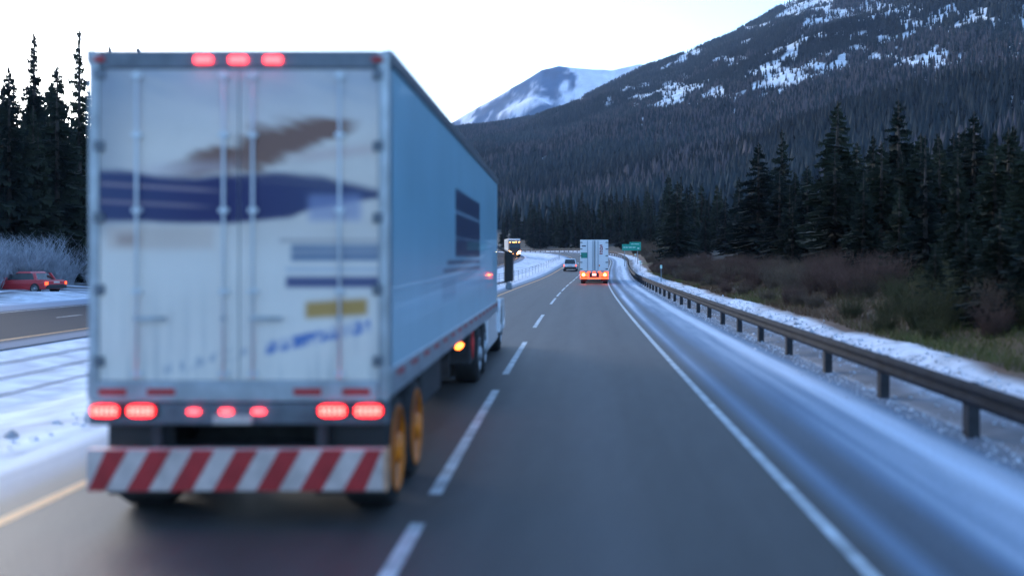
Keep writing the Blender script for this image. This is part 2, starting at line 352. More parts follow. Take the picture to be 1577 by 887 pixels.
# forest on the mountainside: nobody could count it
def low_forest(name, az, r, h, label, cols):
    n = len(az); z = terrain_z(az, r); x, y = r*np.sin(az), r*np.cos(az)
    k = 5; tiers = [(.08, .17, .55), (.30, .135, .78), (.55, .085, 1.0)]
    V, Fc = [], []
    ph = rng.uniform(0, 6.28, n); wd = rng.uniform(.75, 1.2, n)
    for (b, rad, top) in tiers:
        for j in range(k):
            an = ph + j*2*pi/k; rr = rad*h*wd*rng.uniform(.65, 1.3, n)
            V.append(np.stack([x+rr*np.cos(an), y+rr*np.sin(an), z-.6+b*h*rng.uniform(.7, 1.3, n)], -1))
        V.append(np.stack([x+rng.normal(0, .15, n), y, z+top*h], -1))
    V = np.stack(V, 1); m = V.shape[1]; base = (np.arange(n)*m)[:, None]
    loc = []
    for t_ in range(3):
        o = t_*(k+1)
        for j in range(k): loc.append((o+j, o+(j+1) % k, o+k))
    f = (base[:, None, :] + np.array(loc)[None]).reshape(-1, 3)
    me = np_mesh(name, V.reshape(-1, 3), f)
    vcol(me, 'col', np.repeat(cols, m, 0))
    tag(link(name, me, vmat(name+'_needles', .9, noise=.1, nscale=.5, spec=.1)), label, 'forest', kind='stuff')
N = 150000
az = rng.uniform(radians(-9), radians(28), N); r = np.sqrt(rng.uniform(330**2, 1990**2, N))
x, y = r*np.sin(az), r*np.cos(az); d, _ = corridor(x, y); R_, H_ = ridge(az); z_ = terrain_z(az, r)
cl = clearing(x, y, z_); gap = fbm(x/90, y/90, 71)
keep = (d > 56) & (r < R_+40) & (rng.uniform(0, 1, N) < (1-.88*cl)*np.where(gap > .62, .55, 1)*np.clip(.5+r/1600, 0, 1))
az, r, x, y, z_, gap = az[keep], r[keep], x[keep], y[keep], z_[keep], gap[keep]
print('forest trees', len(az))
h = rng.uniform(8, 16, len(az))*np.clip(1.35-r/2200, .5, 1.1)
px_ = 875+1600*x/y; py_ = 398-1600*(z_-2.3)/y
h = h*(1-.45*np.exp(-((py_-np.interp(px_, [940, 1130, 1200, 1330, 1440], [160, 150, 122, 88, 90]))/45)**2)*sst(900, 980, px_))
mixn = fbm(x/140, y/140, 73)[:, None]; rr = rng.uniform(0, 1, (len(az), 1))
stand = fbm(x/260+y/400, y/200, 75, 3)[:, None]
cols = (np.array((.018, .030, .036))*(1-rr) + np.array((.046, .056, .060))*rr)*(.35+1.3*stand)
bare = ((rr > .55) & (mixn > .5)); cols = np.where(bare, np.array((.085, .075, .082)), cols)
low_forest('mountain_forest', az, r, h, 'dense dark conifer forest covering the steep snowy mountainside', cols)
N = 16000
az = np.concatenate([rng.uniform(radians(-34), radians(-9), N//2), rng.uniform(radians(28), radians(40), N//2)]); r = np.sqrt(rng.uniform(250**2, 1900**2, N))
d, _ = corridor(r*np.sin(az), r*np.cos(az)); keep = (d > 66) & (r < ridge(az)[0]+30); az, r = az[keep], r[keep]; rr = rng.uniform(0, 1, (len(az), 1))
low_forest('valley_forest', az, r, rng.uniform(12, 22, len(az)), 'distant conifer forest on the hills across the valley beyond the truck', np.array((.02, .028, .028))*(1-rr)+np.array((.05, .055, .052))*rr)

# ------------------------------------------------------------ trees
def conifer_meshes(seed, R=.17, whorls=46, h=10.0, lean=0, bare=.06):
    rg = random.Random(seed); V, Fc = [], []
    for k in range(whorls):
        t = bare + (1-bare)*(k/whorls)**1.04
        z = t*h*.985; env = (1-t)**.82*R*h*(.72 + .45*rg.random()); env = max(env, .05*h*.22)
        if t < bare+.12: env *= .75
        nb = 9 if t < .7 else 6
        for j in range(nb):
            a = rg.uniform(0, 2*pi); L = env*rg.uniform(.6, 1.18); dz0 = rg.uniform(-.01, .01)*h
            ca, sa = cos(a), sin(a); droop = rg.uniform(.12, .42)*L
            npair = 5
            for q in range(npair):
                f0 = .12 + .88*q/npair; f1 = min(1, f0 + .30)
                x0, z0 = L*f0, z+dz0 - droop*f0**1.4; x1, z1 = L*f1, z+dz0 - droop*f1**1.4 + (.02*h*f1*rg.random())
                wdt = L*.30*(1-f0*.72)*rg.uniform(.6, 1.3)
                for sgn in (-1, 1):
                    b = len(V)
                    tipx = (x0+x1)/2 + .12*L
                    V += [(x0*ca, x0*sa, z0), (x1*ca, x1*sa, z1), (tipx*ca - sgn*wdt*sa, tipx*sa + sgn*wdt*ca, (z0+z1)/2 - rg.uniform(0, .05)*L - .08*wdt)]
                    Fc.append((b, b+1, b+2))
                b = len(V)   # hanging spray under the spine
                V += [(x0*ca, x0*sa, z0), (x1*ca, x1*sa, z1), ((x0*.5+x1*.5)*ca, (x0*.5+x1*.5)*sa, z0-rg.uniform(.08, .2)*L - .012*h)]
                Fc.append((b, b+1, b+2))
    cm = np_mesh('crown', V, Fc)
    me = MB(); me.tube((0, 0, -.6), (0, 0, h*.55), .016*h, 8, .009*h); me.tube((0, 0, h*.55), (0, 0, h*.985), .009*h, 6, .002*h)
    for q in range(10):
        a = rg.uniform(0, 6.28); zz_ = rg.uniform(.05, .35)*h; me.tube((0, 0, zz_), (cos(a)*R*h*.6, sin(a)*R*h*.6, zz_-.02*h), .003*h, 4, .001*h)
    tmh = bpy.data.meshes.new('trunk'); tmh.from_pydata(me.v, [], me.f); tmh.update()
    cm.materials.append(M['needle']); tmh.materials.append(M['bark'])
    return cm, tmh
CONS = [conifer_meshes(1, .18), conifer_meshes(2, .15, 50), conifer_meshes(3, .21, 44), conifer_meshes(4, .13, 40), conifer_meshes(5, .17, 48)]
def conifer(x, y, zb, h, k, label, group, name='spruce_tree', wide=1.0):
    e = empty(name, (x, y, zb), random.uniform(0, 6.28), label, 'tree', group)
    e.scale = (h/10*wide, h/10*wide, h/10)
    cm, tr = CONS[k % 5]
    for nm, me in (('trunk', tr), ('crown', cm)):
        o = bpy.data.objects.new(nm, me); C.objects.link(o); o.parent = e
    return e
def su_of(x, y):
    k = int(np.argmin(np.hypot(PX-x, PY-y))); t = th[k]
    return SS[k] + (x-PX[k])*sin(t) + (y-PY[k])*cos(t), (x-PX[k])*cos(t) - (y-PY[k])*sin(t)
def tree_px(px, ytop, dist, k, label, group='spruces on the right bank', wide=1.0):
    x = (px-875)*dist/1600; s_, u_ = su_of(x, dist); zb = float(zground(s_, u_)) - .15; zt = 2.3 + (398-ytop)*dist/1600
    return conifer(x, dist, zb, zt-zb, k, label, group, wide=wide)
USED = {}
MARKS = [(1060, 'the cluster beside the sign'), (1110, 'the packed spruce cluster'), (1168, 'the bushy dark spruce'), (1204, 'the slim pointed spruce'), (1243, 'the low spruce in the gap'), (1290, 'the tallest broad spruce'), (1345, 'the shorter infill spruce'), (1384, 'the tall narrow spruce'), (1447, 'the mid-height spruce'), (1500, 'the broad edge spruce'), (1562, 'the spruce at the right edge'), (1700, 'the right edge of the view')]
def mark(px): return min(MARKS, key=lambda m_: abs(m_[0]-px))[1]
big = [(1290, 152, 66, 0, 'tallest broad dark spruce standing behind the guardrail on the right bank', 1.0),
       (1168, 216, 92, 2, 'dark bushy spruce left of the gap in the right bank trees', .95),
       (1204, 196, 97, 3, 'slim pointed spruce rising close behind the bushy dark one', 1.1),
       (1384, 150, 57, 1, 'tall narrow dark spruce between the two broadest right bank spruces', 1.1),
       (1345, 205, 62, 4, 'shorter spruce filling the space right of the tallest spruce', 1.0),
       (1500, 168, 47, 2, 'broad dark spruce near the right edge above the mossy bank', .85),
       (1447, 225, 52, 0, 'mid-height spruce just left of the broad spruce by the frame edge', 1.1),
       (1562, 190, 44, 4, 'spruce cut by the right edge of the picture', 1.1),
       (1043, 276, 140, 2, 'dark spruce leading the small cluster right of the green sign', .9),
       (1243, 262, 80, 1, 'low spruce in the gap left of the tallest right bank spruce', 1.1)]
for (px, yt, dd, k, lab, wd) in big: tree_px(px, yt, dd, k, lab, 'spruces on the right bank', wd*1.7)
ORD = ['first', 'second', 'third', 'fourth', 'fifth', 'sixth', 'seventh', 'eighth', 'ninth', 'tenth', 'eleventh', 'twelfth', 'thirteenth', 'fourteenth', 'fifteenth', 'sixteenth']
for (px, yt, dd, k, lb) in [(1425, 205, 37, 3, 'near dark spruce low on the bank left of the broad edge spruce'), (1475, 232, 33, 1, 'near leaning-out spruce in front of the broad edge spruce'), (1532, 196, 34, 0, 'near bushy spruce on the mossy bank by the right edge'), (1592, 180, 31, 2, 'nearest spruce cut off by the right frame edge above the guardrail'), (1330, 262, 46, 4, 'low bushy spruce in front of the shorter infill spruce'), (1385, 285, 40, 0, 'small spruce in front of the tall narrow spruce')]:
    tree_px(px, yt, dd, k, lb, 'spruces on the right bank', 1.5)
for (px, yt, dd, k, lb) in [(1488, 340, 26, 0, 'small young spruce on the mossy bank right of the shrubs'), (1540, 318, 24, 2, 'bushy young spruce close behind the guardrail at the right'), (1588, 300, 22.5, 1, 'young spruce cut by the right edge close behind the guardrail'), (1440, 372, 28, 4, 'lowest young spruce among the shrubs on the right bank')]:
    tree_px(px, yt, dd, k, lb, 'young spruces behind the guardrail', 1.9)
for j in range(16):      # paler cluster 1060-1140
    px = 1026 + 7.6*j + random.uniform(-3, 3); tree_px(px, random.uniform(264, 318), random.uniform(150, 200), j, ORD[j]+' spruce from the left in the packed cluster right of the green sign', 'packed spruce cluster beyond the right bank', 1.3)
for j in range(14):
    px = 985 + 3.4*j + random.uniform(-1.5, 1.5); tree_px(px, random.uniform(300, 345), random.uniform(215, 270), j, ORD[j]+' small far spruce counted from the left behind the green road sign', 'far spruces behind the green sign')
for j in range(105):      # filling rows further up the right bank
    dd = random.uniform(34, 110); u = random.uniform(14.5, 34); x = u + .00016*dd*dd; px = 875+1600*x/dd
    if px > 1720: continue
    yt = float(np.interp(px, [1130, 1240, 1300, 1400, 1577], [295, 275, 240, 225, 215])) + random.uniform(-26, 45)
    lb = ('short' if yt > 285 else 'middling' if yt > 262 else 'high') + ' dark spruce ' + ('close behind ' if dd < 65 else 'a row back from ' if dd < 95 else 'deep in the wood behind ') + mark(px)
    tree_px(px, yt, dd, j, lb, 'crowded spruces behind the front row', 1.75)
lt = [(14, 96, 74), (52, 44, 84), (88, 92, 80), (122, 34, 88), (168, 66, 92), (214, 66, 96), (292, 84, 104), (-30, 70, 72), (250, 120, 98), (340, 110, 110), (395, 130, 118)]
lab = ['low rounded conifer at the left edge of the picture', 'tall conifer second from the left edge above the far carriageway', 'shorter conifer between the two tallest left ones',
       'tallest conifer on the left rising beside the trailer corner', 'conifer directly behind the trailer upper left corner', 'conifer hidden behind the trailer doors', 'conifer behind the middle of the trailer',
       'conifer outside the left picture edge', 'low conifer behind the trailer left half', 'conifer behind the trailer right half', 'conifer hidden behind the trailer side']
for j, (px, yt, dd) in enumerate(lt):
    tree_px(px, yt, dd, j, lab[j], 'tall conifers across the opposite carriageway', .85 if j % 2 else 1)
for j in range(60):
    dd = random.uniform(70, 130); px = random.uniform(-120, 760) if j > 34 else random.uniform(-60, 175)
    x = (px-875)*dd/1600
    if su_of(x, dd)[1] > -40: continue
    yt = random.uniform(120, 235); hid = px > 175
    lb = ('short' if yt > 200 else 'middling' if yt > 160 else 'tallish') + ' conifer ' + ('close' if dd < 85 else 'further back' if dd < 108 else 'deep') + (' in the stand hidden behind the trailer' if hid else ' in the dense stand ' + ('left of the two tall conifers' if px < 40 else 'between the two tall conifers' if px < 110 else 'beside the trailer edge'))
    tree_px(px, yt, dd, j, lb, 'dense conifer stand across the opposite carriageway', 1.3)
for j in range(230):      # behind the bend
    s_ = random.uniform(235, 520); u_ = random.uniform(11, 66); x, y = P(s_, u_)
    if not (765 < 875+1600*x/y < 1010): continue
    px = 875+1600*x/y; hh_ = random.uniform(9, 15)
    lb = ('short' if hh_ < 11 else 'middling' if hh_ < 13 else 'high') + ' far spruce ' + ('close' if y < 330 else 'deep') + ' past the bend ' + ('above the oncoming lanes' if px < 830 else 'above the white utility vehicle' if px < 888 else 'behind the far white truck' if px < 940 else 'left of the green sign')
    conifer(float(x), float(y), float(zground(s_, u_))-.2, hh_, j, lb, 'spruces past the bend', wide=1.25)

# shrubs
def shrub_mesh(seed, n=120, h=1.4, spread=.8):
    rg = random.Random(seed); V, Fc = [], []
    def seg(p, q, r0, r1):
        p = np.array(p); q = np.array(q); d = q-p; a = np.array((rg.random()-.5, rg.random()-.5, rg.random()-.5)); u = np.cross(d, a); u /= np.linalg.norm(u)+1e-9; w = np.cross(d, u); w /= np.linalg.norm(w)+1e-9
        b = len(V)
        for (c, r_) in ((p, r0), (q, r1)):
            for i_ in range(3): V.append(tuple(c + r_*(cos(i_*2.094)*u + sin(i_*2.094)*w)))
        for i_ in range(3): Fc.append((b+i_, b+(i_+1) % 3, b+3+(i_+1) % 3, b+3+i_))
    for _ in range(n):
        a = rg.uniform(0, 6.28); r_ = rg.random()**.6*spread*.35; p = [r_*cos(a), r_*sin(a), -.05]
        dr = [cos(a)*rg.uniform(.1, .6), sin(a)*rg.uniform(.1, .6), 1]; L = h*rg.uniform(.5, 1)/3
        rad = .011
        for q in range(3):
            e = [p[i_]+dr[i_]*L*(1 if i_ == 2 else .9) for i_ in range(3)]; seg(p, e, rad, rad*.65)
            for _b in range(2):
                s_ = [rg.uniform(-1, 1)*L*.55, rg.uniform(-1, 1)*L*.55, L*rg.uniform(.3, .9)]; seg(e, [e[i_]+s_[i_] for i_ in range(3)], rad*.6, rad*.25)
            p = e; rad *= .65; dr = [dr[0]+rg.uniform(-.35, .35), dr[1]+rg.uniform(-.35, .35), dr[2]]
    return np_mesh('shrub', V, Fc)
SH = []
for sd, m_ in ((11, 'twig'), (12, 'twig'), (13, 'twigtan'), (14, 'twiggreen'), (15, 'snowtwig')):
    me = shrub_mesh(sd, 130 if m_ != 'snowtwig' else 90); me.materials.append(M[m_]); SH.append(me)
def shrub(s_, u_, k, sc, label, group):
    x, y = P(s_, u_); o = bpy.data.objects.new('bare_shrub', SH[k]); C.objects.link(o)
    o.location = (float(x), float(y), float(zground(s_, u_))-.03); o.rotation_euler = (0, 0, random.uniform(0, 6.28)); o.scale = (sc*1.3, sc*1.3, sc)
    tag(o, label, 'shrub', group)
for j in range(250):
    s_ = 12 + 130*random.random()**1.15; u_ = 7.8+random.random()**1.3*5.7 if s_ > 22 else random.uniform(8.2, 16)
    grn = s_ < 34 and random.random() < .72
    k = 3 if grn else random.choice((0, 1, 2)); 
    lb = {3: 'mossy shrub', 2: 'tan bare shrub'}.get(k, 'reddish bare shrub')
    gp = {3: 'mossy shrubs on the right bank', 2: 'tan shrubs on the right bank'}.get(k, 'reddish shrubs on the right bank')
    sc = random.uniform(.4, .95)*(1 if u_ > 9 else .7); x, y = P(s_, u_)
    lb = ('tiny ' if sc < .40 else 'low ' if sc < .5 else 'middling ' if sc < .62 else 'large ' if sc < .78 else 'tall ') + lb + (' by the snowbank below ' if u_ < 9.3 else ' mid bank below ' if u_ < 11.5 else ' atop the bank below ') + mark(875+1600*float(x/y))
    shrub(s_, u_, k, sc, lb, gp)
k_ = 0
while k_ < 34:
    s_ = random.uniform(38, 96); u_ = random.uniform(-42, -36) if 50 < s_ < 80 else random.uniform(-37, -31); x, y = P(s_, u_); px = 875+1600*float(x/y)
    if not -60 < px < 175: continue
    k_ += 1; sc = random.uniform(1.0, 2.2)
    shrub(s_, u_, 4, sc, ('low' if sc < 1.4 else 'middling' if sc < 1.8 else 'tall')+' frosted shrub ' + ('left of' if px < 30 else 'under' if px < 105 else 'right of') + ' the tall left conifers, ' + ('near the lanes' if u_ > -34 else 'against the trees'), 'frosted shrubs beyond the opposite carriageway')
sg_ = sorted((random.uniform(95, 230) for j in range(16)), key=lambda q: q)
for j, s_ in enumerate(sg_):
    shrub(s_, random.uniform(7.5, 12), random.choice((0, 2)), random.uniform(.9, 1.9), ORD[j]+' nearest bare shrub of those leading up to the green sign', 'shrubs near the green sign')
# grass on the bank
n = 150000; s_ = 10 + 110*rng.random(n)**1.5; u_ = 7.4 + 14*rng.random(n)**1.2; x, y = P(s_, u_); z = zground(s_, u_)
hh = rng.uniform(.06, .28, n); an = rng.uniform(0, 6.28, n); w_ = .005 + .00022*s_; lx, ly = rng.normal(0, .12, n), rng.normal(0, .12, n)
V = np.stack([np.stack([x+w_*np.cos(an), y+w_*np.sin(an), z-.03], -1), np.stack([x-w_*np.cos(an), y-w_*np.sin(an), z-.03], -1), np.stack([x+lx, y+ly, z+hh], -1)], 1).reshape(-1, 3)
gme = np_mesh('bank_grass', V, np.arange(n*3).reshape(-1, 3)); q = fbm(x*.15, y*.15, 81)[:, None] + rng.normal(0, .08, (n, 1)); q = sst(.4, .6, q)
vcol(gme, 'col', np.repeat(np.array((.15, .085, .045))*(1-q) + np.array((.10, .105, .02))*q, 3, 0))
tag(link('bank_grass', gme, vmat('grass_blades', .8, noise=.1)), 'rough winter grass and moss on the bank behind the guardrail', 'grass', kind='stuff')

# ploughed clods of snow along the shoulders
n = 9000; s_ = 4 + 150*rng.random(n)**1.7; sd = rng.choice(3, n, p=[.5, .1, .4])
u_ = np.where(sd == 0, 6.35 + rng.normal(0, .35, n), np.where(sd == 1, -6.75 - np.abs(rng.normal(0, .5, n)), rng.normal(5.05, .16, n)))
sz = rng.uniform(.012, .042, n)*np.where(rng.random(n) > .93, 2.0, 1)*np.where(sd == 2, .6, 1); x, y = P(s_, u_); z = zground(s_, u_)
od = np.array([(1, 0, 0), (-1, 0, 0), (0, 1, 0), (0, -1, 0), (0, 0, 1), (0, 0, -1)], float); of = np.array([(0, 2, 4), (2, 1, 4), (1, 3, 4), (3, 0, 4), (2, 0, 5), (1, 2, 5), (3, 1, 5), (0, 3, 5)])
V = np.stack([x, y, z+.2*sz], -1)[:, None, :] + od[None]*rng.uniform(.5, 1.5, (n, 6, 1))*sz[:, None, None] + rng.normal(0, .25, (n, 6, 3))*sz[:, None, None]
cm_ = np_mesh('snow_clods', V.reshape(-1, 3), (np.arange(n)[:, None, None]*6 + of[None]).reshape(-1, 3)); gq = rng.random((n, 1))**3
vcol(cm_, 'col', np.repeat(np.array((.72, .76, .84))*(1-gq) + np.array((.42, .43, .46))*gq, 6, 0))
tag(link('snow_clods', cm_, vmat('clod_snow', .85)), 'small gritty clods of ploughed snow scattered along both road shoulders', 'snow', kind='stuff')
# ------------------------------------------------------------ guardrail, cable barrier, delineators, sign
gr = empty('guardrail', (0, 0, 0), 0, 'weathered steel guardrail along the snowy right shoulder', 'guardrail')
wp = [(0, .74), (.035, .725), (.075, .67), (.075, .645), (.02, .60), (.02, .575), (.075, .53), (.075, .505), (.035, .45), (0, .435)]
prof = [(5.0-b+.06, z) for b, z in wp] + [(5.0-b+.068, z) for b, z in wp[::-1]]
v, f, _ = sweep(None, -6, 330, 1.0, 0, prof, True); link('rail', np_mesh('rail', v, f, False), M['rail'], gr)
pb = MB().box(-.075, .075, -.1, .1, -.1, .70); p0 = None
for k, s_ in enumerate(np.arange(2, 330, 3.81)):
    x, y = P(s_, 5.17); t = float(np.interp(s_, SS, th))
    if p0 is None: p0 = pb.build('post', M['post'], gr); o = p0
    else: o = p0.copy(); C.objects.link(o); o.parent = gr
    o.location = (float(x), float(y), float(zroad(s_))); o.rotation_euler = (0, 0, -t)
cb = empty('cable_barrier', (0, 0, 0), 0, 'three-strand steel cable barrier standing in the snowy median', 'cable barrier')
for zc in (.52, .735, .93):
    v, f, _ = sweep(None, -10, 300, 1.5, 0, [(-7.4+.013*cos(a), zc+.013*sin(a)) for a in np.arange(0, 6.2, 1.047)], True); link('cable', np_mesh('cable', v, f, True), M['cable'], cb)
p0 = None
for s_ in np.arange(12.9, 300, 5.2):
    x, y = P(s_, -7.4)
    if p0 is None: p0 = MB().box(-.02, .02, -.035, .035, -.4, 1.0).build('post', M['galv'], cb); o = p0
    else: o = p0.copy(); C.objects.link(o); o.parent = cb
    o.location = (float(x), float(y), float(zroad(s_)))
def delineator(s_, u_, label):
    x, y = P(s_, u_); e = empty('delineator_post', (float(x), float(y), float(zground(s_, u_))), 0, label, 'marker post', 'marker posts behind the guardrail')
    MB().box(-.03, .03, -.02, .02, -.2, 1.35).build('post', M['galv'], e); MB().box(-.09, .09, -.03, -.02, 1.12, 1.42).build('reflector', M['signwhite'], e)
delineator(88, 6.6, 'thin marker post with pale reflector beside the nearer snowbank'); delineator(135, 6.4, 'thin marker post below the green sign'); delineator(178, 6.4, 'far marker post at the start of the bend')
x, y = 10.0, 165.0
sg = empty('road_sign', (x, y, float(zground(*su_of(x, y)))), 0, 'green highway guide sign with raised right half on two posts', 'road sign')
z0 = 2.3+12*y/1600 - sg.location.z; ex = lambda p: (p-875)*y/1600 - x
pan = MB().loft([[(ex(958), q, z0), (ex(987), q, z0), (ex(987), q, z0+1.35), (ex(969.5), q, z0+1.35), (ex(969.5), q, z0+1.0), (ex(958), q, z0+1.0)] for q in (0, .06)])
pan.build('sign_panel', M['signgreen'], sg)
for (a, b, zz1, hh1) in ((960, 963, .5, .14), (963.6, 967, .5, .14), (968, 973, .5, .14), (974, 978.5, .5, .14), (972, 976, 1.02, .09), (977, 984, 1.02, .09), (981.5, 984.5, .35, .2)):
    MB().box(ex(a), ex(b), -.012, -.003, z0+zz1-hh1/2, z0+zz1+hh1/2).build('lettering', M['signwhite'], sg)
for q in (962, 982): MB().box(ex(q)-.06, ex(q)+.06, .07, .17, -.3, z0+1.0).build('post', M['galv'], sg)

# ------------------------------------------------------------ wheels
def wheel(parent, x, y, r, w, side, tyre='rubber', rim='ochre', rimr=.62, name='wheel'):
    """side = +1 outward face towards +X"""
    h = w/2; e = MB().lathe((x, y, r), [(-h, r*.55), (-h, r*.93), (-h*.7, r), (h*.7, r), (h, r*.93), (h, r*.55)], 32).build('tyre', M[tyre], None, True)
    wn = empty(name); wn.parent = parent; e.parent = wn
    s = side
    MB().lathe((x, y, r), sorted([(s*(h+.012), r*rimr), (s*(h+.02), r*rimr*.93), (s*(h-.05), r*rimr*.85), (s*(h-.07), r*.30), (s*(h+.03), r*.24), (s*(h+.06), r*.16)], key=lambda q: q[0]) if 0 else [(s*(h+.010), r*rimr), (s*(h+.022), r*rimr*.94), (s*(h-.05), r*rimr*.86), (s*(h-.06), r*.32), (s*(h+.03), r*.26), (s*(h+.06), r*.17)], 28).build('rim', M[rim], wn, True)
    b = MB()
    for q in range(8):
        a = q*pi/4; b.tube((x+s*(h-.07), y+cos(a)*r*.38, r+sin(a)*r*.38), (x+s*(h-.015), y+cos(a)*r*.38, r+sin(a)*r*.38), r*.035, 6)
    b.build('wheel_nut', M['dalum'], wn)
    return wn

# ------------------------------------------------------------ near articulated truck
TX, TY = -2.85, 9.0
tk = empty('articulated_truck', (TX, TY, 0), radians(.25), 'large pale-blue box trailer truck overtaking in the left lane with striped rear bumper', 'truck')
HW, ZB, ZT, LT = 1.3, 1.12, 4.10, 14.6
MB().box(-HW+.02, HW-.02, .08, LT, ZB, ZT-.01).build('trailer_body', M['white'], tk, bevel=.03)
# the painted right side wall as a fine sheet proud of the body (print shapes)
def painted(name, P0, dux, duz, nx, nz, colf, m, parent):
    a, b = np.meshgrid(np.linspace(0, 1, nx), np.linspace(0, 1, nz), indexing='ij')
    v = np.array(P0) + a[..., None]*np.array(dux) + b[..., None]*np.array(duz)
    i = np.arange(nx*nz).reshape(nx, nz); f = np.stack([i[:-1, :-1], i[1:, :-1], i[1:, 1:], i[:-1, 1:]], -1).reshape(-1, 4)
    me = np_mesh(name, v.reshape(-1, 3), f); vcol(me, 'col', colf(a, b).reshape(-1, 3)); return link(name, me, m, parent)
def blend(c, colr, w): w = np.clip(w, 0, 1)[..., None]; return c*(1-w) + np.array(colr)*w
def rect(x, z, x0, x1, z0, z1, e): return sst(x0-e, x0+e, x)*(1-sst(x1-e, x1+e, x))*sst(z0-e, z0+e, z)*(1-sst(z1-e, z1+e, z))
def side_col(a, b):
    d = TY + a*LT; z = ZB+.22 + b*(ZT-.12-ZB-.22)
    c = np.zeros(a.shape+(3,)); c[:] = (.25, .48, .62)
    n = fbm(d*.5, z*1.2, 90)[..., None]; c = c*(.90+.2*n)
    c = blend(c, (.42, .60, .70), (1-sst(1.6, 2.9, z))*.6)
    for j in range(1, 12): c = blend(c, (.14, .26, .36), g(d, TY+j*1.22, .014)*.6)
    W_ = lambda p: 1600*1.55/(875-p)        # where on the side a feature of the print sits
    c = blend(c, (.035, .055, .12), rect(d, z, W_(703), W_(742), 2.32, 3.28, .03))
    c = blend(c, (.30, .45, .58), rect(d, z, W_(703), W_(742), 2.93, 2.98, .02)*.7 + rect(d, z, W_(703), W_(742), 2.58, 2.61, .02)*.4)
    c = blend(c, (.02, .05, .12), rect(d, z, W_(690), W_(742), 2.22, 2.27, .02) + rect(d, z, W_(684), W_(742), 2.12, 2.16, .02))
    c = blend(c, (.20, .33, .45), rect(d, z, W_(682), W_(704), 1.75, 2.02, .05)*.6)
    c = blend(c, (.62, .55, .62), rect(d, z, W_(706), W_(762), 1.98, 2.03, .04)*.35)
    return c
painted('side_panel', (HW+.001, .1, ZB+.22), (0, LT-.12, 0), (0, 0, ZT-.12-ZB-.22), 520, 110, side_col, vmat('side_paint', .38, noise=.06, nscale=.8, coat=.2), tk)
MB().box(HW-.06, HW+.03, .0, LT, ZT-.12, ZT+.01).build('top_rail', M['dalum'], tk, bevel=.012)
MB().box(-HW-.03, -HW+.06, .0, LT, ZT-.12, ZT+.01).build('top_rail', M['dalum'], tk, bevel=.012)
MB().box(HW-.03, HW+.02, .0, LT, ZB-.02, ZB+.22).build('bottom_rail', M['alum'], tk, bevel=.012)
MB().box(-HW-.02, -HW+.03, .0, LT, ZB-.02, ZB+.22).build('bottom_rail', M['alum'], tk, bevel=.012)
for j in range(16):      # reflective tape along the lower side
    MB().box(HW+.021, HW+.024, .3+j*.9, .3+j*.9+.42, ZB+.13, ZB+.18).build('tape_strip', M['tapered'], tk)
